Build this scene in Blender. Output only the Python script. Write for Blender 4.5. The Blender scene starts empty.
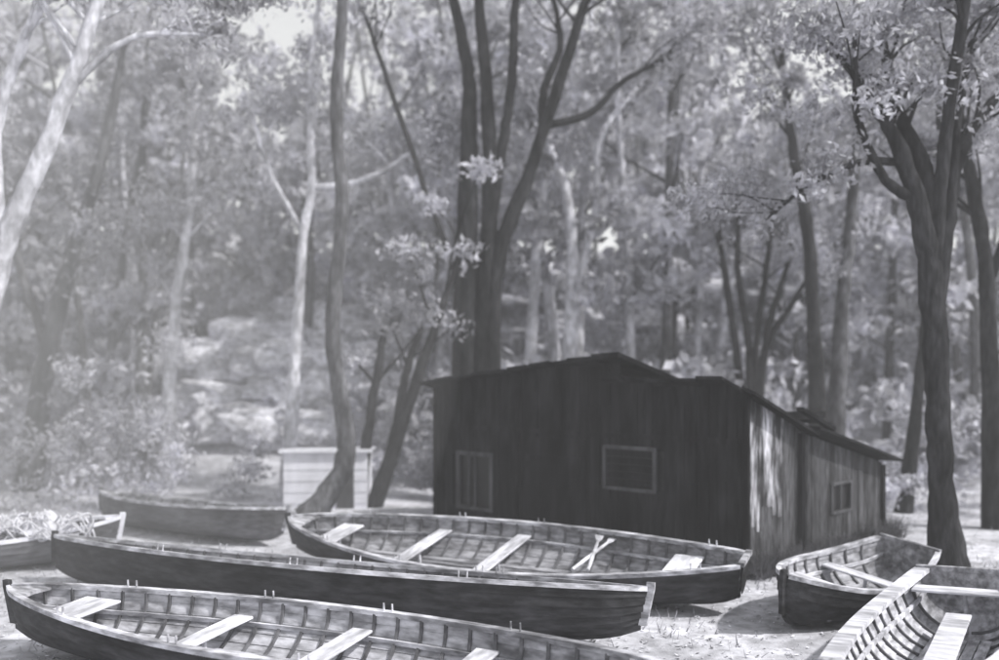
import bpy, bmesh, math, random
import numpy as np
from mathutils import Vector, Matrix, noise
random.seed(7); rng=np.random.default_rng(11)
S=bpy.context.scene
S.view_settings.view_transform='Standard'; S.view_settings.look='None'; S.view_settings.exposure=0
COL=S.collection
TINT=(0.965,0.965,1.05)
def tc(v): return (v*TINT[0],v*TINT[1],v*TINT[2],1)

# ---------------------------------------------------------------- materials
def mat(name,v1,v2,scale=4,stretch=(1,1,1),bump=0.3,rough=0.85,detail=6,fine=None,lo=0.35,hi=0.65,transl=0,bscale=None,spec=0.2):
    m=bpy.data.materials.new(name); m.use_nodes=True; nt=m.node_tree; N=nt.nodes; L=nt.links
    b=N['Principled BSDF']; out=N['Material Output']
    co=N.new('ShaderNodeTexCoord'); mp=N.new('ShaderNodeMapping'); mp.inputs['Scale'].default_value=stretch
    L.new(co.outputs['Object'],mp.inputs[0])
    n=N.new('ShaderNodeTexNoise'); n.inputs['Scale'].default_value=scale; n.inputs['Detail'].default_value=detail; n.inputs['Roughness'].default_value=0.62
    L.new(mp.outputs[0],n.inputs['Vector'])
    r=N.new('ShaderNodeValToRGB'); r.color_ramp.elements[0].position=lo; r.color_ramp.elements[1].position=hi
    r.color_ramp.elements[0].color=tc(v1); r.color_ramp.elements[1].color=tc(v2)
    L.new(n.outputs['Fac'],r.inputs[0]); colr=r.outputs[0]
    if fine:
        n2=N.new('ShaderNodeTexNoise'); n2.inputs['Scale'].default_value=fine[0]; n2.inputs['Detail'].default_value=4
        L.new((mp if fine[1] else co).outputs[0 if fine[1] else 'Object'],n2.inputs['Vector'])
        mr=N.new('ShaderNodeMapRange'); mr.inputs[1].default_value=0.35; mr.inputs[2].default_value=0.65
        mr.inputs[3].default_value=1-fine[2]; mr.inputs[4].default_value=1+fine[2]
        L.new(n2.outputs['Fac'],mr.inputs[0])
        vm=N.new('ShaderNodeVectorMath'); vm.operation='SCALE'; L.new(colr,vm.inputs[0]); L.new(mr.outputs[0],vm.inputs['Scale'])
        colr=vm.outputs[0]
    L.new(colr,b.inputs['Base Color'])
    b.inputs['Roughness'].default_value=rough; b.inputs['Specular IOR Level'].default_value=spec
    if bump:
        bp=N.new('ShaderNodeBump'); bp.inputs['Strength'].default_value=bump; bp.inputs['Distance'].default_value=0.03
        nb=N.new('ShaderNodeTexNoise'); nb.inputs['Scale'].default_value=bscale or scale*5; nb.inputs['Detail'].default_value=5
        L.new(mp.outputs[0],nb.inputs['Vector']); L.new(nb.outputs['Fac'],bp.inputs['Height']); L.new(bp.outputs[0],b.inputs['Normal'])
    if transl:
        t=N.new('ShaderNodeBsdfTranslucent'); L.new(colr,t.inputs['Color'])
        mx=N.new('ShaderNodeMixShader'); mx.inputs[0].default_value=transl
        L.new(b.outputs[0],mx.inputs[1]); L.new(t.outputs[0],mx.inputs[2]); L.new(mx.outputs[0],out.inputs[0])
    return m
M_ground=mat('ground_sandy_earth',0.32,0.66,0.8,(1,1,1),0.35,0.95,8,fine=(5,False,0.25),bscale=30)
M_litter=mat('litter',0.08,0.8,9,(1,1,1),0,0.9,2,lo=.4,hi=.6)
M_rock=mat('sandstone',0.32,0.8,0.7,(1,1,1.8),1,0.9,9,fine=(5,True,0.4),bscale=3)
M_leafbg=mat('leaf_forest',0.26,0.74,0.35,(1,1,1),0,0.6,5,fine=(1.6,False,0.45),transl=0.45)
M_leaf=mat('leaf_near',0.15,0.45,0.9,(1,1,1),0,0.5,4,fine=(5,False,0.4),transl=0.38)
M_leafpale=mat('leaf_pale',0.24,0.6,0.8,(1,1,1),0,0.5,4,fine=(5,False,0.4),transl=0.42)
M_barkD=mat('bark_dark',0.007,0.038,3,(1,1,0.25),1,0.95,7,fine=(16,True,0.5),spec=.08)
M_barkM=mat('bark_mid',0.03,0.14,3,(1,1,0.3),1,0.95,7,fine=(14,True,0.45),spec=.08)
M_barkP=mat('bark_pale',0.25,0.75,1.6,(1,1,0.5),0.8,0.85,7,fine=(9,True,0.3))
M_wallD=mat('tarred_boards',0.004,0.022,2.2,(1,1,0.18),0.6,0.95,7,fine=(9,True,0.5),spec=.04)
M_wallS=mat('weathered_boards_sunlit_streaks',0.03,0.45,1.9,(1.6,1.6,0.3),0.6,0.9,8,fine=(11,True,0.6),lo=0.45,hi=0.62)  # pale tone imitates sunlit streaks, painted into the board colour
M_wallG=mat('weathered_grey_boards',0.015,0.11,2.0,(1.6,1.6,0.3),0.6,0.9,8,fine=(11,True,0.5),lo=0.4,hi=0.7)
M_roof=mat('roof_felt',0.008,0.025,3,(1,1,1),0.6,0.95,7,spec=.03)
M_trim=mat('window_trim',0.035,0.09,5,(1,1,0.3),0.3,0.8)
M_glassInterior=mat('dark_glass_and_interior',0.008,0.014,2,(1,1,1),0,0.3,spec=0.3)
M_white=mat('white_paint_old',0.65,0.85,2.5,(1,1,1),0.3,0.7,6)
M_hullD=mat('hull_dark_paint',0.014,0.055,1.8,(0.4,1,1.5),0.4,0.75,7,fine=(10,True,0.4),spec=.12)
M_hullM=mat('hull_mid_paint',0.05,0.13,1.8,(0.4,1,1.5),0.35,0.7,7,fine=(10,True,0.35))
M_inner=mat('bare_boat_timber',0.1,0.36,1.6,(0.5,1.5,1.5),0.5,0.85,7,fine=(9,True,0.45))
M_innerL=mat('pale_boat_timber',0.17,0.5,1.4,(0.5,1.5,1.5),0.5,0.85,7,fine=(9,True,0.45))
M_rail=mat('rail_timber',0.18,0.6,3,(0.3,1,1),0.4,0.75,7,fine=(12,True,0.4))
M_rib=mat('rib_timber',0.06,0.17,5,(1,1,1),0.3,0.85)
M_thw=mat('thwart_timber',0.34,0.75,3,(1,0.3,1),0.4,0.75,7,fine=(9,True,0.35))
M_rope=mat('rope_canvas',0.35,0.8,6,(1,1,1),0.4,0.9)
M_grass=mat('dry_grass',0.2,0.6,1.5,(1,1,1),0,0.8,4,transl=0.3)
M_weed=mat('weeds',0.05,0.2,1.5,(1,1,1),0,0.8,4,transl=0.3)

# ---------------------------------------------------------------- mesh utils
class MB:
    def __init__(s): s.v=[]; s.f=[]; s.m=[]
    def add(s,vs,fs,m=0):
        o=len(s.v); s.v+= [tuple(a) for a in vs]; s.f+=[tuple(i+o for i in f) for f in fs]; s.m+=[m]*len(fs)
    def box(s,x0,x1,y0,y1,z0,z1,m=0,top=None):
        t=top or (z1,z1,z1,z1)
        s.add([(x0,y0,z0),(x1,y0,z0),(x1,y1,z0),(x0,y1,z0),(x0,y0,t[0]),(x1,y0,t[1]),(x1,y1,t[2]),(x0,y1,t[3])],
              [(0,3,2,1),(4,5,6,7),(0,1,5,4),(1,2,6,5),(2,3,7,6),(3,0,4,7)],m)
    def tube(s,pts,rad,n=8,m=0,smooth=True):
        P=[Vector(p) for p in pts]
        o=len(s.v); k=len(P)
        for i,p in enumerate(P):
            d=(P[min(i+1,k-1)]-P[max(i-1,0)]).normalized()
            a=d.cross(Vector((0.13,1,0.07))).normalized(); b=d.cross(a)
            for j in range(n):
                t=2*math.pi*j/n; s.v.append(tuple(p+(a*math.cos(t)+b*math.sin(t))*rad[i]))
        for i in range(k-1):
            for j in range(n):
                s.f.append((o+i*n+j,o+i*n+(j+1)%n,o+(i+1)*n+(j+1)%n,o+(i+1)*n+j)); s.m.append(m)
        s.f.append(tuple(o+(k-1)*n+j for j in range(n))); s.m.append(m)
        s.f.append(tuple(o+j for j in reversed(range(n)))); s.m.append(m)
    def obj(s,name,mats,parent=None,smooth=False,bevel=0):
        me=bpy.data.meshes.new(name); me.from_pydata(s.v,[],s.f); me.update()
        for mm in mats: me.materials.append(mm)
        me.polygons.foreach_set('material_index',s.m)
        if smooth: me.polygons.foreach_set('use_smooth',[True]*len(s.f))
        o=bpy.data.objects.new(name,me); COL.objects.link(o)
        if parent: o.parent=parent
        if bevel:
            b=o.modifiers.new('bevel','BEVEL'); b.width=bevel; b.segments=1
        return o
def empty(name,loc=(0,0,0),rot=(0,0,0)):
    e=bpy.data.objects.new(name,None); e.empty_display_size=0.3; COL.objects.link(e); e.location=loc; e.rotation_euler=rot; return e
def catmull(P,R,sub=5,wob=0.0):
    P=[Vector(p) for p in P]; out=[];ro=[]
    for i in range(len(P)-1):
        p0=P[max(i-1,0)];p1=P[i];p2=P[i+1];p3=P[min(i+2,len(P)-1)]
        for k in range(sub):
            t=k/sub
            q=0.5*((2*p1)+(-p0+p2)*t+(2*p0-5*p1+4*p2-p3)*t*t+(-p0+3*p1-3*p2+p3)*t**3)
            if wob: q=q+Vector((random.uniform(-wob,wob),random.uniform(-wob,wob),0))
            out.append(q); ro.append((R[i]*(1-t)+R[i+1]*t)*(1+random.uniform(-wob,wob)*4))
    out.append(P[-1]); ro.append(R[-1]); return out,ro

def leaf_mesh(name,centers,radii,per,size,mat_,parent=None,droop=0.3,width=0.42,loc=(0,0,0)):
    C=np.array(centers,float); R=np.array(radii,float); n=len(C)
    idx=np.repeat(np.arange(n),per); N=len(idx)
    d=rng.normal(size=(N,3)); d/=np.linalg.norm(d,axis=1)[:,None]
    r=rng.random(N)**0.45
    ph=rng.random((n,3))*6.28
    lump=1+0.35*np.sin(3*d[:,0]+ph[idx,0])*np.cos(4*d[:,1]+ph[idx,1])+0.25*np.sin(5*d[:,2]+ph[idx,2])
    P=C[idx]+d*R[idx]*(r*lump)[:,None]
    a=rng.normal(size=(N,3)); a[:,2]-=droop; a/=np.linalg.norm(a,axis=1)[:,None]
    b=np.cross(a,rng.normal(size=(N,3))); b/=np.linalg.norm(b,axis=1)[:,None]
    s=size*(0.55+0.9*rng.random(N))[:,None]
    V=np.empty((N,4,3)); V[:,0]=P-a*s*.5; V[:,1]=P+b*s*width*.5; V[:,2]=P+a*s*.5; V[:,3]=P-b*s*width*.5
    return quads(name,V,mat_,parent)
def quads(name,V,mat_,parent=None):
    N=len(V)
    me=bpy.data.meshes.new(name); me.vertices.add(N*4); me.vertices.foreach_set('co',V.ravel())
    me.loops.add(N*4); me.loops.foreach_set('vertex_index',np.arange(N*4,dtype=np.int32))
    me.polygons.add(N); me.polygons.foreach_set('loop_start',np.arange(0,N*4,4,dtype=np.int32))
    me.polygons.foreach_set('loop_total',np.full(N,4,dtype=np.int32))
    me.update(calc_edges=True); me.materials.append(mat_)
    o=bpy.data.objects.new(name,me); COL.objects.link(o)
    if parent: o.parent=parent
    return o

# ---------------------------------------------------------------- terrain
def sst(a,b,x):
    t=max(0,min(1,(x-a)/(b-a))); return t*t*(3-2*t)
def gz(x,y):
    w=1.2*math.sin(x*.23)+.6*math.sin(x*.61+1)
    h=1.8*sst(24,37,y)+5.6*sst(38.2+w,41.2+w,y)+6*sst(41,75,y)
    h+=3.2*math.exp(-((x+7.2)/4.5)**2)*sst(28.5,34,y)*(1-sst(38,42,y))
    return h+0.05*math.sin(x*0.7+1)*math.sin(y*0.5)*(1 if y>16 else max(0,(y-9)/14))
mb=MB()
xs=[-600,-250,-120,-80]+[ -60+i*1.0 for i in range(121)]+[80,120,250,600]
ys=[-300,-100,-40,-15,-5]+[i*0.8 for i in range(0,96)]+[80,100,150,300,700,1500]
for y in ys:
    for x in xs: mb.v.append((x,y,gz(x,y)))
nx=len(xs)
for j in range(len(ys)-1):
    for i in range(nx-1):
        mb.f.append((j*nx+i,j*nx+i+1,(j+1)*nx+i+1,(j+1)*nx+i)); mb.m.append(0)
mb.obj('ground',[M_ground],smooth=True)

bm=bmesh.new(); bmesh.ops.create_icosphere(bm,subdivisions=3,radius=1); bm.verts.ensure_lookup_table()
ICO=[v.co.copy() for v in bm.verts]; ICF=[tuple(v.index for v in f.verts) for f in bm.faces]; bm.free()
mb=MB()
def boulder(x,y,z,w,d,h):
    rot=random.uniform(-.5,.5); c,s=math.cos(rot),math.sin(rot); tilt=random.uniform(-.12,.12)
    seed=Vector((random.uniform(0,50),random.uniform(0,50),random.uniform(0,50)))
    o=len(mb.v)
    for v in ICO:
        k=1+.42*noise.noise(v*1.3+seed)+.16*noise.noise(v*3.5+seed)
        q=Vector([math.copysign(abs(t)**.55,t) for t in v])*k
        X,Y,Z=q.x*w,q.y*d,q.z*h
        Z+=.05*math.sin(Z*14)*h
        mb.v.append((x+X*c-Y*s,y+X*s+Y*c,z+Z+X*tilt))
    mb.f+=[tuple(i+o for i in f) for f in ICF]; mb.m+=[0]*len(ICF)
x=-34
while x<34:
    w=random.uniform(1.2,3.4); wv=1.2*math.sin(x*.23)+.6*math.sin(x*.61+1)
    z=2.0
    while z<7.6:
        h=random.uniform(.35,1.1)
        if random.random()<.8: boulder(x+random.uniform(-.8,.8),39+wv+(z-2)*.35+random.uniform(-.6,.5),z+h,w*random.uniform(.6,1.1),random.uniform(1,1.8),h)
        z+=h*1.7
    x+=w*1.35
for i in range(56):
    x=-7.0+random.gauss(0,2.6); t=random.random(); y=29.5+t*5; h=random.uniform(.25,.8)
    boulder(x,y,gz(x,y)+h*.4+random.uniform(0,.6),random.uniform(.6,2.2),random.uniform(.6,1.2),h)
for i in range(50):
    x=random.uniform(-26,26);y=random.uniform(27,37); s=random.uniform(.3,1.0); boulder(x,y,gz(x,y)+s*.1,s,s*.8,s*.6)
mb.obj('sandstone_outcrop',[M_rock])

def tufts(name,x,y,h0,h1,m):
    n=len(x)
    h=rng.uniform(h0,h1,n); a=rng.uniform(0,6.28,n); w=0.012
    z=np.array([gz(p,q) for p,q in zip(x,y)])
    lean=rng.normal(size=(n,2))*h1*.4
    V=np.empty((n,4,3))
    V[:,0]=np.c_[x-np.cos(a)*w,y-np.sin(a)*w,z-0.01]; V[:,1]=np.c_[x+np.cos(a)*w,y+np.sin(a)*w,z-0.01]
    V[:,2]=np.c_[x+lean[:,0]+.002,y+lean[:,1],z+h]; V[:,3]=np.c_[x+lean[:,0]-.002,y+lean[:,1],z+h]
    quads(name,V,m)
N=14000; x=rng.uniform(-12,13,N); y=6+rng.random(N)**1.2*20
k=(np.sin(x*1.7+y)+np.sin(y*1.3-x*0.6)+rng.normal(size=N)*0.7)>0.3
tufts('grass',x[k],y[k],.03,.14,M_grass)
t=rng.random(5000)*5.6; o_=np.abs(rng.normal(size=5000))*.12+.06
clumpy=(np.sin(t*5)+np.sin(t*11+1)+rng.normal(size=5000)*.5)>.1
xw=3.70+.703*t+.711*o_; yw=13.6+.711*t-.703*o_
t2=rng.random(4000)*3; o2=np.abs(rng.normal(size=4000))*.12+.08
xw2=3.70-.711*t2-.703*o2; yw2=13.6+.703*t2-.711*o2
tufts('weeds',np.r_[xw[clumpy],xw2],np.r_[yw[clumpy],yw2],.06,.42,M_weed)
N=12000; x=rng.uniform(-9,9,N); y=6.5+rng.random(N)*13; z=np.array([gz(p,q) for p,q in zip(x,y)])+.012
a=rng.uniform(0,6.28,N); s=rng.uniform(.015,.05,N)
V=np.empty((N,4,3)); ca,sa=np.cos(a)*s,np.sin(a)*s
V[:,0]=np.c_[x-ca,y-sa,z]; V[:,1]=np.c_[x-sa*.35,y+ca*.35,z+rng.uniform(0,.012,N)]; V[:,2]=np.c_[x+ca,y+sa,z+rng.uniform(0,.02,N)]; V[:,3]=np.c_[x+sa*.35,y-ca*.35,z]
quads('leaf_litter',V,M_litter)

# ---------------------------------------------------------------- trees
def tree(name,base_y,limbs,bark,leafm,clumps=(),twigs=5,twstart=0.5,leaf=0.2,per=130,crad=0.8,ydrift=1.2,n=10,twlen=1.6,rs=1.0,zmin=0):
    x0=limbs[0][0][0]; g=gz(x0,base_y)
    e=empty(name,(x0,base_y,g-0.05))
    mb=MB(); cen=[];rad=[]
    for li,l in enumerate(limbs):
        dr=0 if li==0 else random.uniform(-1,1)*ydrift
        k=len(l)
        P=[];R=[]
        for i,(x,z,r) in enumerate(l):
            t=i/(k-1); zz=z if z>0.01 else 0
            P.append((x-x0,dr*t*t,zz)); R.append(r*rs)
        if li==0 or l[0][1]<0.01: R[0]*=1.25
        pp,rr=catmull(P,R,7,0.018)
        mb.tube(pp,rr,n)
        m=len(pp)
        for q in range(twigs):
            i=int(m*random.uniform(twstart,0.98)); i=min(i,m-2)
            p=pp[i]; up=(pp[i+1]-pp[i]).normalized()
            d=Vector((random.uniform(-1,1),random.uniform(-1,1),random.uniform(0.0,0.7))).normalized()+up*0.5
            L=random.uniform(0.5,1.2)*twlen
            p1=p+d*L*0.5+Vector((0,0,random.uniform(0,.2))); p2=p+d*L+Vector((random.uniform(-.3,.3),random.uniform(-.3,.3),random.uniform(-.1,.4)))
            if p2.z<zmin: continue
            r=min(rr[i]*0.45,0.05)
            tp,tr=catmull([p,p1,p2],[r,r*.6,r*.25],3); mb.tube(tp,tr,5)
            cen.append(p2); s=crad*random.uniform(.6,1.2); rad.append((s,s,s*.65))
            if random.random()<.5: cen.append(p1+Vector((0,0,.2))); rad.append((s*.7,s*.7,s*.5))
        if twigs and pp[-1].z>=zmin:
            cen.append(pp[-1]); rad.append((crad,crad,crad*.7))
    for (x,dy,z,r) in clumps:
        cen.append(Vector((x-x0,dy,z))); rad.append((r,r,r*.7))
    mb.obj('trunk_and_limbs',[bark],e,smooth=True)
    if cen: leaf_mesh('foliage',[tuple(c) for c in cen],rad,per,leaf,leafm,e)
    return e

tree('gum_tree',19.4,[[(-4.15,0,.30),(-3.75,.5,.25),(-3.32,1.35,.22),(-3.42,2.6,.18),(-3.6,4.1,.17),(-3.4,6.9,.15),(-3.52,8.7,.14),(-3.35,11.7,.12),(-3.1,13.5,.08)]],
     M_barkM,M_leaf,twigs=6,twstart=.85)
tree('gum_tree',22,[
 [(-.85,0,.36),(-.87,3,.32),(-.78,7.4,.25),(-.73,9.8,.19),(-.8,10.8,.15),(-1.15,12.5,.12),(-1.6,14.5,.07)],
 [(-.35,0,.34),(-.44,3,.27),(-.24,7.4,.21),(-.3,9.8,.17),(-.5,12.5,.12),(-.5,14.5,.07)],
 [(-.1,0,.3),(-.2,3,.24),(-.05,5.9,.2),(.73,8.1,.16),(1.46,10.3,.14),(1.95,11.8,.12),(2.6,13.6,.08)],
 [(-.24,6.9,.15),(.05,8.6,.13),(.3,10.3,.12),(.42,12.5,.1),(.9,14.4,.06)],
 [(.2,7.0,.13),(.95,8.8,.11),(1.1,10.2,.1),(1.5,11.4,.08),(1.2,13,.05)],
 [(-.87,5.2,.1),(-1.15,5.9,.08),(-1.95,8.1,.07),(-2.8,10.6,.06),(-3.3,12,.04)],
 [(1.1,9.3,.11),(2.2,9.6,.09),(3.0,10.4,.07),(4.2,11.1,.05)]],
 M_barkD,M_leafpale,twigs=5,twstart=.78,ydrift=.8,crad=.9,zmin=10.2)
tree('gum_tree',27,[
 [(2.1,0,.26),(2.1,3.7,.22),(2.2,6.3,.18),(2.0,8.4,.15),(1.5,9.8,.12),(1.2,12,.08)],
 [(2.15,3.6,.16),(2.45,6,.14),(2.9,8,.12),(3.1,10.2,.1),(4.3,11.8,.06)]],M_barkP,M_leafpale,twigs=5,zmin=8)
tree('gum_tree',24,[[(8.55,0,.24),(8.4,4.3,.19),(8.2,7.3,.17),(7.85,9.1,.13),(7.5,12,.08)]],M_barkD,M_leafpale,twigs=9,twstart=.6,zmin=7)
tree('gum_tree',24.6,[[(9.1,0,.24),(9.35,4.6,.2),(9.65,7.8,.16),(9.75,9.8,.13),(10,13,.08)]],M_barkM,M_leaf,twigs=8,twstart=.65,zmin=7)
tree('gum_tree',14.2,[
 [(7.1,0,.23),(6.98,1.3,.18),(6.92,2.7,.17),(6.85,4.3,.17),(6.62,5.8,.14),(6.2,6.95,.1),(5.77,7.6,.07),(5.3,8.3,.04)],
 [(6.83,4.6,.13),(6.75,6.4,.11),(6.45,7.4,.09),(6.3,9.2,.06)],
 [(6.87,4.2,.14),(7.1,5.6,.11),(7.35,6.6,.09),(7.95,7.5,.07),(8.6,8,.05)],
 [(6.85,4.8,.12),(7.0,7.1,.09),(7.1,9.2,.06)],
 [(6.6,5.9,.09),(6.1,6.2,.07),(5.6,7.2,.05),(5.5,8.4,.03)],
 [(6.35,6.5,.06),(5.7,6.5,.05),(5.0,6.2,.035),(4.4,5.7,.02)],
 [(7.05,5.3,.08),(7.3,7.2,.06),(7.7,8.6,.04)]],
 M_barkD,M_leafpale,twigs=6,twstart=.58,ydrift=.9,leaf=.14,crad=.55,per=130,twlen=1.0,rs=1.15,
 clumps=[(5.0,.3,7.4,.5),(4.3,.8,7.9,.5),(6.0,.4,7.5,.6),(7.2,-.3,7.6,.6),(7.8,.2,7.0,.5)])
tree('gum_tree',18,[[(9.9,0,.2),(9.75,5,.15),(9.45,7,.13),(9.0,9.4,.08)],[(9.75,4.8,.1),(10.4,7,.08),(10.8,9,.05)]],M_barkD,M_leaf,twigs=6)
tree('gum_tree',20.5,[[(9.2,0,.17),(9.45,1.8,.15),(9.7,4.2,.12),(10.0,7.5,.08),(10,10,.05)]],M_barkD,M_leaf,twigs=5)
tree('gum_tree',14.5,[
 [(-8.9,0,.3),(-8.5,3,.22),(-7.95,5.3,.17),(-7.35,6.7,.14),(-6.75,8.3,.12),(-6.3,9.8,.08)],
 [(-8.0,5.0,.11),(-8.1,7,.1),(-7.6,8.4,.08),(-6.9,9.5,.05)],
 [(-6.9,7.8,.07),(-6.0,8.6,.05),(-5.0,8.8,.03)]],M_barkP,M_leafpale,twigs=6,twstart=.6,leaf=.16,crad=.7)
tree('gum_tree',22.3,[
 [(-5.3,0,.18),(-5.05,3.7,.14),(-4.85,6.7,.12),(-4.65,7.9,.11),(-4.7,10.3,.08),(-4.4,13,.05)],
 [(-4.7,7.8,.09),(-3.8,7.9,.08),(-2.95,8.2,.07),(-2.2,8.7,.06),(-1.5,8.6,.04)],
 [(-4.8,6.6,.07),(-5.6,8.0,.06),(-6.3,10,.04)]],M_barkP,M_leafpale,twigs=4,twstart=.5,zmin=8.6)
tree('paperbark_tree',21,[[(-2.95,0,.18),(-2.1,2.5,.15),(-1.45,4.4,.1),(-.9,6,.06)],[(-3.3,0,.13),(-3.0,2.3,.12),(-2.7,4.2,.08)],
 [(-2.8,.3,.13),(-2.4,2,.12),(-2.2,3.3,.1),(-1.7,4.9,.06)]],M_barkD,M_leafbg,twigs=3,twstart=.6,crad=.6)
tree('paperbark_tree',26,[[(7.3,0,.15),(6.9,3.4,.12),(6.6,5.5,.1),(6.2,8,.06)],[(7.3,1,.12),(7.2,4,.11),(6.9,6,.09),(6.9,8.3,.05)],
 [(7.4,1,.12),(7.7,4,.11),(8.1,5.6,.08),(8.6,7,.05)],[(7.4,.8,.12),(7.6,3.6,.1),(8.5,5.2,.08),(9.1,6.2,.05)],[(7.4,.8,.12),(7.4,3.6,.1),(7.7,6.2,.08),(7.9,8.2,.05)]],
 M_barkD,M_leafbg,twigs=4,twstart=.6,crad=.8)
tree('gum_tree',24,[[(-12.6,0,.3),(-12.2,3,.26),(-11.5,6,.2),(-10.6,9,.14),(-10,12,.08)],[(-12,3.6,.14),(-12.8,6.5,.1),(-12.9,9,.06)]],M_barkM,M_leafpale,twigs=9,twstart=.4,crad=.95)
tree('gum_tree',25,[[(-9.2,0,.2),(-9.1,4,.17),(-8.6,8,.12),(-8.4,12,.07)]],M_barkP,M_leafpale,twigs=9,twstart=.3)

def forest():
    e=empty('forest')
    mb=MB(); cen=[];rad=[]
    for i in range(200):
        if i<75: y=random.uniform(27.5,37)
        else: y=random.uniform(40.5,60)
        x=random.uniform(-1,1)*(8+y*0.66)+.5
        g=gz(x,y); H=random.uniform(12,17) if y<38 else random.uniform(9,15)
        if 0.25<x/y<0.4 or -.3<x/y<-.19: H*=0.74
        elif -.15<x/y<.2: H*=1.12
        if y<31 and -11<x<-3: continue
        lean=random.uniform(-1.8,1.8); r=random.uniform(.08,.2)
        pp,rr=catmull([(x,y,g-.1),(x+lean*.3,y,g+H*.35),(x+lean*.7+random.uniform(-.5,.5),y,g+H*.65),(x+lean,y,g+H*.95)],[r*1.2,r,r*.7,r*.25],3)
        mb.tube(pp,rr,6,m=0 if random.random()<.5 else 1)
        for k in range(14):
            t=random.uniform(.25,1.0); sp=(1.1+2.0*math.sin(math.pi*min(1,(t-.2)/.85)))
            a=random.uniform(0,6.28); q=random.random()**.5
            c=(x+lean*t+math.cos(a)*sp*q,y+math.sin(a)*sp*q,g+H*t)
            if -10.5<c[0]<-4 and c[2]<8 and y<38 and k%3: continue
            cen.append(c); s=random.uniform(.6,1.35); rad.append((s,s,s*.6))
            if k%3==0: 
                p0=Vector((x+lean*t*.9,y,g+H*max(.2,t-.1))); mb.tube([p0,(p0+Vector(c))/2+Vector((0,0,-.1)),Vector(c)],[.06,.045,.02],5,m=k%2)
    for i in range(190):
        y=25+17*random.random(); x=random.uniform(-1,1)*(6+y*0.66)
        g=gz(x,y)
        if y<33 and -10<x<-4: continue
        for k in range(4):
            s=random.uniform(.5,1.2); cen.append((x+random.uniform(-1.3,1.3),y+random.uniform(-1,1),g+random.uniform(.3,3.0))); rad.append((s,s,s*.7))
    mb.obj('forest_trunks',[M_barkM,M_barkP],e,smooth=True)
    leaf_mesh('forest_foliage',cen,rad,72,.39,M_leafbg,e,width=.52)
forest()
def shrubs(name,lst,leaf=.16,per=170,m=M_leaf):
    cen=[];rad=[]
    for (x,y,h,w) in lst:
        for k in range(max(4,int(w*5))):
            s=random.uniform(.35,.75)*min(1.3,h*.6); cen.append((x+random.uniform(-w,w),y+random.uniform(-.8,.8),gz(x,y)+random.uniform(.2,h))); rad.append((s,s,s*.75))
    leaf_mesh(name,cen,rad,per,leaf,m)
shrubs('shrubs',[(-12,20,3.2,2.5),(-9,21,2.4,2.2),(-14,17,4,2),(-7.2,22.5,1.4,1.3),(-2.6,23,1.6,1.2),(-10.5,23.5,4,2.5),(-4.2,26,1.8,1.8),(11.5,21,1.8,1.5),(13,19,2.6,1.5),(8.6,20,.8,.8),(10,22,3,1.5)],m=M_leafbg)

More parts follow.
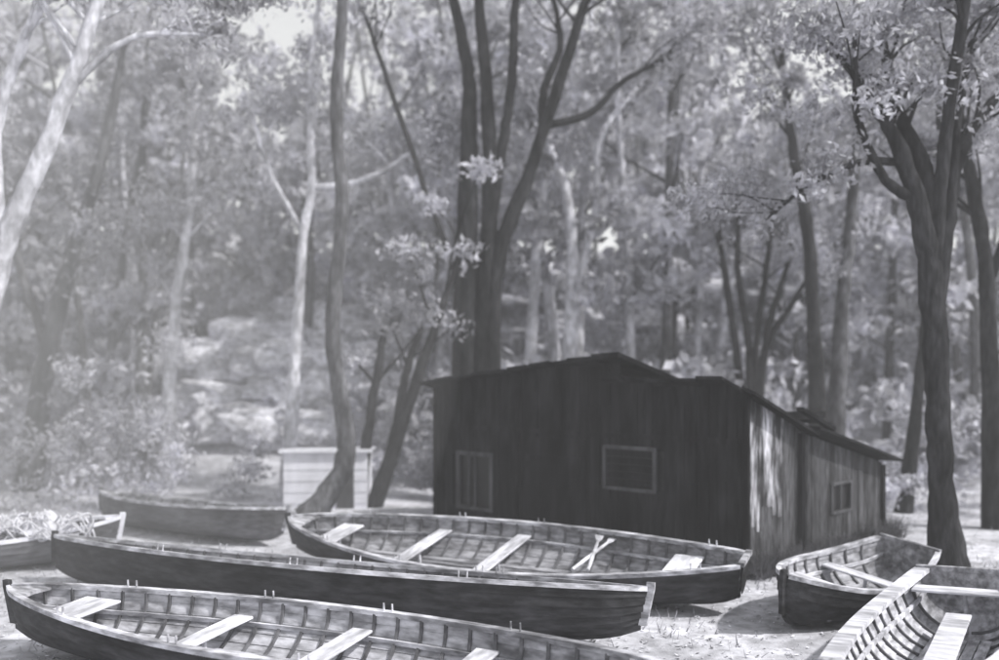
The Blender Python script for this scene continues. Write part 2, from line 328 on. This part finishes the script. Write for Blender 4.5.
# ---------------------------------------------------------------- boat shed
def shed():
    e=empty('boat_shed',(-1.35,18.6,0),(0,0,math.atan2(-.703,.711)))
    Lx,Ly=7.1,5.2
    def ftop(x):
        if x<3.77: return 2.9+.42*x/3.77
        if x<4.76: return 3.32+.03*(x-3.77)
        if x<6.7: return 3.02-.05*math.sin((x-4.76)/1.94*math.pi)
        return 3.02-.2*(x-6.7)/.4
    def stop(y): return 2.80-.33*y if y<1.8 else 2.16-.215*(y-1.8)
    fw=[(.77,1.68,.48,1.52),(4.5,5.47,1.19,1.83)]
    sw=[(2.99,3.73,.69,1.15)]
    mb=MB()
    x=0
    while x<Lx-.02:
        w=min(random.choice([.15,.19,.23]),Lx-x); d=random.uniform(0,.02); zb=random.uniform(-.05,.04)
        segs=[(zb,None)]
        for (a,b,z0,z1) in fw:
            if x+w>a and x<b: segs=[(zb,z0),(z1,None)]
        g=random.uniform(.003,.012)
        for (z0,z1) in segs:
            if z1 is None: mb.box(x+.003,x+w-g,-d,.025,z0,0,0,top=(ftop(x+.003)-.02,ftop(x+w-g)-.02,ftop(x+w-g)-.02,ftop(x+.003)-.02))
            else: mb.box(x+.003,x+w-g,-d,.025,z0,z1,0)
        x+=w
    for xx in (0.02,2.35,6.0):
        mb.box(xx,xx+.07,-.05,-.022,0.05,2.82,0)
    mb.box(.1,Lx-.05,-.040,-.0215,2.02,2.1,0)
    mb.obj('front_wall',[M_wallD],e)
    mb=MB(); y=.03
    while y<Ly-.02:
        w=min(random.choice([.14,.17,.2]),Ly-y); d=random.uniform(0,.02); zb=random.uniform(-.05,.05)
        mi=0 if (y<1.2 and random.random()<.85) else 1  # near boards carry the painted sunlit streaks, the rest stay grey
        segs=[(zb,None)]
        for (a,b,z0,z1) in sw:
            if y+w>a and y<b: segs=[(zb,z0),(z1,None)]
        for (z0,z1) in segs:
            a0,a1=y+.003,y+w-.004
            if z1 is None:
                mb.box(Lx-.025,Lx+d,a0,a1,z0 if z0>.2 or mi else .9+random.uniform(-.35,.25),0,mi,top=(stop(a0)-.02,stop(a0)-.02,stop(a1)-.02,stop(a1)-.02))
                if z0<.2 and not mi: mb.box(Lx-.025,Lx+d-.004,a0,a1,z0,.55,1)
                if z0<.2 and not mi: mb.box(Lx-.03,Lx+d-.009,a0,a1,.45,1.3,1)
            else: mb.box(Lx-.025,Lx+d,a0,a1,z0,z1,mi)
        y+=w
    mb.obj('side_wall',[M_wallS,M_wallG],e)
    mb=MB()
    mb.box(Lx+.022,Lx+.09,-.04,.03,0,2.78,0); mb.box(Lx+.022,Lx+.09,1.72,1.82,0,2.12,0); mb.box(Lx+.022,Lx+.08,Ly-.1,Ly,0,1.38,0)
    mb.obj('corner_posts',[M_wallD],e)
    mb=MB()
    mb.box(0,.03,.03,Ly,0,0,0,top=(2.85,2.85,1.4,1.4)); mb.box(.035,Lx-.03,Ly-.03,Ly,0,1.38,0)
    mb.box(.04,Lx-.04,.04,.06,0,2.75,1); mb.box(Lx-.06,Lx-.04,.07,Ly-.04,0,1.35,1)  # dark sheets behind the boards, imitating the unlit interior
    mb.obj('back_walls_and_dark_lining',[M_wallD,M_glassInterior],e)
    mb=MB()
    def sheet(x0,x1,y0,y1,za,zb,zc,zd,t=.05,m=0,sag=0):
        n=max(2,int((x1-x0)/.45))
        for i in range(n):
            f0=i/n;f1=(i+1)/n; xa=x0+(x1-x0)*f0; xb=x0+(x1-x0)*f1
            j=random.uniform(-.02,.02)-sag*math.sin((f0+f1)/2*math.pi); jy=random.uniform(-.08,.06)
            A=za+(zb-za)*f0+j;B=za+(zb-za)*f1+j;C=zd+(zc-zd)*f1+j;D=zd+(zc-zd)*f0+j
            mb.add([(xa,y0+jy,A-t),(xb,y0+jy,B-t),(xb,y1,C-t),(xa,y1,D-t),(xa,y0+jy,A),(xb,y0+jy,B),(xb,y1,C),(xa,y1,D)],
                   [(0,3,2,1),(4,5,6,7),(0,1,5,4),(1,2,6,5),(2,3,7,6),(3,0,4,7)],m)
    sheet(-.2,3.8,-.22,2.0,2.98,3.38,2.85,2.45)
    sheet(3.8,4.95,-.26,2.0,3.40,3.45,2.9,2.86,.09)
    sheet(4.5,6.85,-.18,2.0,3.08,3.06,2.3,2.4,sag=.04)
    sheet(6.85,7.35,-.12,2.0,3.02,2.82,2.13,2.25)
    sheet(-.15,7.42,1.85,5.45,2.24,2.22,1.46,1.5,sag=.03)
    mb.box(6.6,7.0,1.7,3.0,2.33,2.45,0); mb.box(5.6,7.15,2.4,2.55,2.26,2.4,0)
    mb.add([(Lx+.1,1.5,2.5),(Lx+.22,1.5,2.5),(Lx+.22,2.7,2.12),(Lx+.1,2.7,2.12),(Lx+.1,1.5,2.56),(Lx+.22,1.5,2.56),(Lx+.22,2.7,2.2),(Lx+.1,2.7,2.2)],[(0,3,2,1),(4,5,6,7),(0,1,5,4),(1,2,6,5),(2,3,7,6),(3,0,4,7)])
    mb.obj('roof',[M_roof],e)
    mb=MB()
    (a,b,z0,z1)=fw[0]
    mb.box(a,b,.028,.034,z0,z1,1)
    for (p,q,r,s) in ((a-.06,a+.02,z0-.05,z1+.06),(b-.02,b+.06,z0-.05,z1+.06)): mb.box(p,q,-.045,.02,r,s,0)
    mb.box(a+.02,b-.02,-.043,.02,z1-.02,z1+.06,0); mb.box(a+.02,b-.02,-.06,.02,z0-.05,z0+.02,0)
    mb.box((a+b)/2-.02,(a+b)/2+.02,-.02,.02,z0+.02,z1-.02,0); mb.box(a+.25,a+.31,-.016,.018,z0+.02,z1-.02,0)
    mb.obj('front_window',[M_trim,M_glassInterior],e)
    mb=MB(); (a,b,z0,z1)=fw[1]
    mb.box(a,b,.028,.034,z0,z1,1)
    for i in range(5):
        zz=z0+.02+i*.125; mb.box(a+.02,b-.02,-.03,.01,zz,zz+.1,0)
    mb.box(a-.06,a+.0,-.055,.0,z0-.05,z1+.05,2); mb.box(b,b+.06,-.055,0,z0-.05,z1+.05,2); mb.box(a,b,-.06,0,z1,z1+.06,2); mb.box(a,b,-.06,0,z0-.06,z0,2)
    mb.obj('shuttered_window',[M_wallD,M_glassInterior,M_trim],e)
    mb=MB(); (a,b,z0,z1)=sw[0]
    mb.box(Lx-.034,Lx-.028,a,b,z0,z1,1)
    mb.box(Lx,Lx+.04,a-.05,a+.0,z0-.04,z1+.04,0); mb.box(Lx,Lx+.04,b,b+.05,z0-.04,z1+.04,0); mb.box(Lx,Lx+.05,a,b,z1,z1+.05,0); mb.box(Lx,Lx+.05,a,b,z0-.05,z0,0)
    mb.box(Lx-.01,Lx+.02,(a+b)/2-.02,(a+b)/2+.02,z0,z1,0)
    mb.obj('side_window',[M_trim,M_glassInterior],e)
    mb=MB()
    for i in range(7): mb.box(2.62+i*.205,2.62+i*.205+.2,-.045,-.0225,.05,1.95,0)
    mb.box(2.65,4.0,-.07,-.046,.35,.47,0); mb.box(2.65,4.0,-.07,-.046,1.5,1.62,0)
    mb.obj('door',[M_wallD],e)
shed()
def hut():
    e=empty('small_white_hut',(-4.95,20.6,0),(0,0,math.radians(4)))
    mb=MB()
    for i in range(10):
        mb.box(0,1.9,-.012*(i%2),.02,.02+i*.13,.02+i*.13+.126,0)
    mb.box(0,.02,.03,1.6,0,1.32,0); mb.box(1.88,1.9,.03,1.6,0,1.32,0); mb.box(.03,1.87,1.58,1.6,0,1.25,0)
    mb.obj('walls',[M_white],e)
    mb=MB(); mb.box(-.1,2.0,-.1,1.7,1.33,1.37,0,top=(1.4,1.4,1.33,1.33)); mb.obj('roof',[M_white],e)
    mb=MB(); mb.box(1.2,1.6,-.035,-.014,.03,1.1,0); mb.obj('door',[M_trim],e)
hut()

# ---------------------------------------------------------------- boats
def boat(name,p0,p1,beam,depth,heel=0,tr1=0.0,tr0=0.0,outer=M_hullD,inner=M_inner,thw=(),sheer=.35,rail=M_rail,zoff=0,pins=True,thwm=M_thw,ribstep=.27,flo=True,railw=.045,plank=None):
    L=math.hypot(p1[0]-p0[0],p1[1]-p0[1]); ang=math.atan2(p1[1]-p0[1],p1[0]-p0[0])
    e=empty(name,((p0[0]+p1[0])/2,(p0[1]+p1[1])/2,zoff),(math.radians(heel),0,ang))
    NS=44; NK=7
    def W(t):
        s=math.sin(math.pi*t)**.62 if 0<t<1 else 0
        w=s
        if tr1 and t>.5: w=max(tr1,0)+(1-tr1)*math.sin(math.pi*t)**.8 if t<1 else tr1
        if tr0 and t<.5: w=max(tr0,0)+(1-tr0)*math.sin(math.pi*t)**.8 if t>0 else tr0
        return max(.02,w*beam/2)
    def G(t): return depth*(1+sheer*abs(2*t-1)**2.2)
    def K(t): return depth*(.12*abs(2*t-1)**3+ .28*abs(2*t-1)**14)
    def pt(t,s,off=0):
        g=G(t);k=K(t); w=W(t)
        a=s*math.pi/2
        y=w*math.sin(a)**.85; z=k+(g-k)*(1-math.cos(a))**.95
        f=(z/g); x=(t-.5)*L
        if t>.5: x+= .12*f*((t-.5)*2)**6 
        else: x-= .12*f*((.5-t)*2)**6
        if off: 
            y=max(0,y-off*math.sin(a)); z=z+off*math.cos(a)
        return x,y,z
    mb=MB()
    ts=[i/NS for i in range(NS+1)]
    for side in (1,-1):
        for q in range(NK):
            s0=q/NK;s1=(q+1)/NK; o=len(mb.v)
            for t in ts:
                x,y,z=pt(t,s0,-.014 if q else 0); mb.v.append((x,side*y,z))
                x,y,z=pt(t,s1,0); mb.v.append((x,side*y,z))
                x,y,z=pt(t,s1,-.014); mb.v.append((x,side*y,z))
            for i in range(NS):
                a=o+i*3
                for (u,v) in ((0,1),(1,2)):
                    f=(a+u,a+3+u,a+3+v,a+v)
                    mb.f.append(f if side==-1 else f[::-1]); mb.m.append(0)
        for q in range(NK):
            s0=q/NK;s1=(q+1)/NK; o=len(mb.v)
            for t in ts:
                x,y,z=pt(t,s0,.022); mb.v.append((x,side*y,z))
                x,y,z=pt(t,s1,.014 if q<NK-1 else .02); mb.v.append((x,side*y,z))
            for i in range(NS):
                a=o+i*2; f=(a,a+1,a+3,a+2)
                mb.f.append(f if side==-1 else f[::-1]); mb.m.append(1)
    for (tr,t,dx) in ((tr1,1.0,.0),(tr0,0.0,.0)):
        if tr:
            for (ex,mm) in ((.03 if t>.5 else -.03,0),(-.02 if t>.5 else .02,1)):
                pts=[pt(t,s/12,0) for s in range(12,-1,-1)]
                ring=[(x+ex,y,z) for x,y,z in pts]+[(x+ex,-y,z) for x,y,z in pts[::-1][1:]]
                o=len(mb.v); mb.v+=ring; mb.f.append(tuple(range(o,o+len(ring)))); mb.m.append(mm)
            pts=[pt(t,1,0)]; x,y,z=pts[0]; mb.box(x-.035,x+.04,-y-.02,y+.02,z-.01,z+.045,1)
    mb.obj('hull',[outer,inner],e)
    mb=MB()
    for side in (1,-1):
        o=len(mb.v)
        for t in ts:
            x,y,z=pt(t,1)
            yi=max(.004,y-railw)
            for (yy,zz) in ((yi,z-.03),(y+.028,z-.03),(y+.028,z+.022),(yi,z+.022)): mb.v.append((x,side*yy,zz))
        for i in range(NS):
            a=o+i*4
            for j in range(4):
                k=(j+1)%4; f=(a+j,a+4+j,a+4+k,a+k); mb.f.append(f if side==1 else f[::-1]); mb.m.append(0)
    for side in (1,-1):
        o=len(mb.v)
        for t in ts:
            x,y,z=pt(t,.68,.03)
            for (yy,zz) in ((y,z-.025),(y-.03,z-.025),(y-.03,z+.02),(y,z+.02)): mb.v.append((x,side*max(yy,0.002),zz))
        for i in range(NS):
            a=o+i*4
            for j in range(4):
                k=(j+1)%4; f=(a+j,a+4+j,a+4+k,a+k); mb.f.append(f); mb.m.append(0)
    mb.obj('gunwales',[rail],e)
    mb=MB()
    for (t,tr) in ((0,tr0),(1,tr1)):
        if tr: continue
        pts=[];
        for s in range(0,9):
            x,y,z=pt(t,s/8); pts.append((x+(.03 if t else -.03),0,z))
        x,y,z=pts[-1]; pts.append((x,0,z+.07))
        for a,b in zip(pts[:-1],pts[1:]):
            mb.add([(a[0]-.05,-.025,a[2]),(a[0]+.04,-.025,a[2]),(a[0]+.04,.025,a[2]),(a[0]-.05,.025,a[2]),(b[0]-.05,-.025,b[2]),(b[0]+.04,-.025,b[2]),(b[0]+.04,.025,b[2]),(b[0]-.05,.025,b[2])],
                   [(0,3,2,1),(4,5,6,7),(0,1,5,4),(1,2,6,5),(2,3,7,6),(3,0,4,7)],1 if t else 0)
    for i in range(NS):
        a=pt(ts[i],0);b=pt(ts[i+1],0)
        mb.add([(a[0],-.025,a[2]-.05),(b[0],-.025,b[2]-.05),(b[0],.025,b[2]-.05),(a[0],.025,a[2]-.05),(a[0],-.025,a[2]+.01),(b[0],-.025,b[2]+.01),(b[0],.025,b[2]+.01),(a[0],.025,a[2]+.01)],
               [(0,3,2,1),(0,1,5,4),(2,3,7,6)])
    mb.obj('keel_and_stem',[outer,rail],e)
    mb=MB(); n=int(L/ribstep)
    for i in range(1,n):
        t=i/n
        if W(t)<.1: continue
        for side in (1,-1):
            o=len(mb.v); S_=10
            for s in range(S_+1):
                xa,ya,za=pt(t,.03+s/S_*.95,.018); xb,yb,zb=pt(t,.03+s/S_*.95,.045)
                for (xx,yy,zz) in ((xa-.016,ya,za),(xb-.016,yb,zb),(xb+.016,yb,zb),(xa+.016,ya,za)): mb.v.append((xx,side*yy,zz))
            for s in range(S_):
                a=o+s*4
                for j in range(3):
                    mb.f.append((a+j,a+j+1,a+4+j+1,a+4+j)); mb.m.append(0)
    mb.obj('ribs',[M_rib],e)
    if thw:
        mb=MB()
        for (t,w,zf) in thw:
            x0=(t-.5)*L; z=G(t)*zf
            y=9
            for tt in (t-w/2/L,t+w/2/L):
                best=0
                for s in range(0,61):
                    _,yy,zz=pt(tt,s/60)
                    if zz<=z-.03: best=yy
                y=min(y,best)
            y-=.02
            mb.box(x0-w/2,x0+w/2,-y,y,z-.03,z,0)
            mb.box(x0-.02,x0+.02,-.02,.02,K(t)+.03,z-.031,0)
        if plank:
            (a,b,ya,yb,z)=plank; mb.add([((a-.5)*L,ya,z),((b-.5)*L,yb,z),((b-.5)*L,yb+.26,z),((a-.5)*L,ya+.26,z),((a-.5)*L,ya,z+.03),((b-.5)*L,yb,z+.03),((b-.5)*L,yb+.26,z+.03),((a-.5)*L,ya+.26,z+.03)],
               [(0,3,2,1),(4,5,6,7),(0,1,5,4),(1,2,6,5),(2,3,7,6),(3,0,4,7)])
        mb.obj('thwarts',[thwm],e,bevel=.008)
    if flo:
        mb=MB()
        for j in range(-2,3):
            yy=j*.12; mb.box(-L*.33,L*.33,yy-.05,yy+.05,depth*.17+abs(j)*.01,depth*.17+.02+abs(j)*.01,0)
        mb.obj('floorboards',[inner],e)
    mb=MB()
    for (t,tr,sg) in ((0,tr0,1),(1,tr1,-1)):
        if tr: continue
        tt=.05 if t==0 else .95
        x,y,z=pt(t,1); x2,y2,z2=pt(tt,1)
        mb.add([(x,0,z+.0),(x2,y2-.03,z2-.005),(x2+sg*(-.05),0,z2-.005),(x2,-y2+.03,z2-.005),(x,0,z-.04),(x2,y2-.03,z2-.04),(x2-sg*.05,0,z2-.04),(x2,-y2+.03,z2-.04)],
               [(0,1,2),(0,2,3),(4,6,5),(4,7,6),(1,5,6,2),(2,6,7,3)])
    if pins:
        for (t,w,zf) in (thw or ()):
            for side in (1,-1):
                for dx in (.22,.32):
                    tt=min(.95,t+dx/L); x,y,z=pt(tt,1)
                    mb.tube([(x,side*(y-.01),z),(x,side*(y-.01),z+.1)],[.012,.01],6)
    if len(mb.v): mb.obj('rowlock_pins_and_breasthooks',[rail],e)
    return e
A=boat('rowing_skiff',(-3.3,14.9),(3.05,11.5),2.0,.54,heel=11,tr1=0.22,inner=M_inner,thw=((.12,.4,.8),(.33,.24,.7),(.52,.24,.7),(.9,.4,.8)),zoff=.07,sheer=.25)
B=boat('rowing_skiff',(-6.5,13.2),(1.5,9.9),1.5,.58,heel=-9,tr1=0.0,inner=M_inner,thw=((.25,.24,.7),(.5,.24,.7),(.75,.24,.7)),zoff=.06,sheer=.1)
C=boat('rowing_skiff',(-5.35,10.05),(1.3,7.25),1.5,.55,heel=4,inner=M_innerL,thw=((.13,.5,.85),(.36,.24,.7),(.56,.24,.7),(.76,.24,.7)),zoff=.06,sheer=.15)
D=boat('dinghy',(3.35,10.6),(5.5,12.4),1.35,.5,heel=8,tr1=.6,inner=M_inner,thw=((.35,.2,.75),(.65,.22,.75)),zoff=.06,pins=False)
E=boat('dinghy',(3.1,6.9),(5.4,10.3),1.5,.6,heel=-3,tr1=.72,tr0=.72,outer=M_hullM,inner=M_innerL,thw=((.12,.4,.75),(.93,.3,.85)),zoff=.06,rail=M_thw,railw=.14,sheer=.2,pins=False,plank=(.2,.85,-.2,-.1,.36))
F=boat('dinghy',(-10.3,13.4),(-6.4,14.9),1.4,.5,heel=4,outer=M_hullM,inner=M_innerL,rail=M_white,thw=((.4,.22,.75),(.68,.22,.75)),zoff=.06)
G_=boat('rowing_skiff',(-8.2,18.6),(-3.95,16.2),1.5,.55,heel=-6,outer=M_hullM,inner=M_inner,thw=((.3,.22,.75),(.6,.22,.75)),zoff=.06,pins=False,sheer=.15)

def oar(p0,p1,blade=True):
    e=empty('oar')
    mb=MB(); a=Vector(p0);b=Vector(p1); d=(b-a).normalized(); L=(b-a).length
    mb.tube([a,a+d*L*.3,a+d*L*.78],[.022,.026,.02],8)
    s=d.cross(Vector((0,0,1))).normalized(); u=s.cross(d)
    pts=[(.76,.02,.015),(.83,.05,.01),(.95,.075,.008),(1.0,.06,.006)]
    o=len(mb.v)
    for (t,w,h) in pts:
        c=a+d*L*t
        for (q,r) in ((-w,-h),(w,-h),(w,h),(-w,h)): mb.v.append(tuple(c+s*q+u*r))
    for i in range(3):
        for j in range(4):
            k=(j+1)%4; mb.f.append((o+i*4+j,o+i*4+k,o+i*4+4+k,o+i*4+4+j)); mb.m.append(0)
    mb.f.append((o+12,o+13,o+14,o+15)); mb.m.append(0)
    mb.obj('shaft_and_blade',[M_thw],e,smooth=False)
oar((.95,11.75,.52),(1.75,13.25,.72)); oar((1.15,11.7,.52),(1.5,13.3,.74))

e=empty('rope_pile',(-7.35,14.35,.35))
mb=MB()
for k in range(22):
    P=[];cx=random.uniform(-.6,.6);cy=random.uniform(-.3,.3)
    r=random.uniform(.12,.4)
    for i in range(9):
        a=i*.75+k; P.append((cx+r*math.cos(a)*1.3,cy+r*math.sin(a)*.8,random.uniform(.05,.55)))
    pp,rr=catmull(P,[.016]*9,4); mb.tube(pp,rr,6)
mb.obj('rope_coils',[M_rope],e,smooth=True)
mb=MB(); n=14
for i in range(n+1):
    for j in range(n+1):
        x=-.7+1.4*i/n; y=-.4+.8*j/n
        mb.v.append((x,y,.1+.38*math.exp(-(x*x*3+y*y*6))+.07*math.sin(x*9+y*4)+.06*math.sin(y*13-x*5)+random.uniform(-.02,.02)))
for i in range(n):
    for j in range(n):
        a=i*(n+1)+j; mb.f.append((a,a+n+1,a+n+2,a+1)); mb.m.append(0)
mb.obj('canvas',[M_rope],e,smooth=True)

# ---------------------------------------------------------------- added haze volumes: imitate faded blacks and a light-leak veil at left
def veil_volume(name,density):
    m=bpy.data.materials.new(name); m.use_nodes=True; nt=m.node_tree; nt.nodes.remove(nt.nodes['Principled BSDF'])
    v=nt.nodes.new('ShaderNodeVolumeScatter'); v.inputs['Color'].default_value=(.97,.97,1,1); v.inputs['Density'].default_value=density; v.inputs['Anisotropy'].default_value=0.0
    nt.links.new(v.outputs[0],nt.nodes['Material Output'].inputs['Volume']); return m
mb=MB(); mb.box(-90,90,2.5,110,-2,40); mb.obj('veil_volume',[veil_volume('overall_veil',.0050)])  # added haze, lifts the blacks over the whole view
mk=veil_volume('left_veil',.011)  # added haze bodies for the pale veil at left
for (lx,sx,sy,sz) in ((-12,5.5,5.5,6),(-11.5,8,6.8,7.5),(-11,10.5,8.0,9)):
    bpy.ops.mesh.primitive_ico_sphere_add(subdivisions=4,radius=1,location=(lx,13.5,4)); o=bpy.context.object; o.name='left_veil'; o.scale=(sx,sy,sz); o.data.materials.append(mk)
    for p in o.data.polygons: p.use_smooth=True

# ---------------------------------------------------------------- light
SD=Vector((.80,-.32,0)).normalized(); el=math.radians(47)
sd=Vector((SD.x*math.cos(el),SD.y*math.cos(el),math.sin(el)))
sun=bpy.data.lights.new('sun','SUN'); sun.energy=5; sun.angle=math.radians(2); sun.color=(1,.985,.96)
so=bpy.data.objects.new('sun',sun); COL.objects.link(so); so.rotation_euler=sd.to_track_quat('Z','Y').to_euler(); so.location=(20,-5,30)
w=bpy.data.worlds.new('World'); S.world=w; w.use_nodes=True; nt=w.node_tree
bg=nt.nodes['Background']; sk=nt.nodes.new('ShaderNodeTexSky'); sk.sky_type='NISHITA'; sk.sun_disc=False
sk.sun_elevation=el; sk.sun_rotation=math.atan2(SD.x,SD.y)
hs=nt.nodes.new('ShaderNodeHueSaturation'); hs.inputs['Saturation'].default_value=.06; hs.inputs['Value'].default_value=1.6
nt.links.new(sk.outputs[0],hs.inputs['Color']); nt.links.new(hs.outputs[0],bg.inputs['Color']); bg.inputs['Strength'].default_value=.15

# ---------------------------------------------------------------- camera
cd=bpy.data.cameras.new('camera'); cam=bpy.data.objects.new('camera',cd); COL.objects.link(cam); S.camera=cam
cam.location=(0,0,3.0); cam.rotation_euler=(math.radians(90),0,0)
cd.sensor_width=36; cd.lens=32.4; cd.shift_y=.05; cd.clip_end=3000; cd.clip_start=.1
cd.dof.use_dof=True; cd.dof.focus_distance=9.5; cd.dof.aperture_fstop=.45
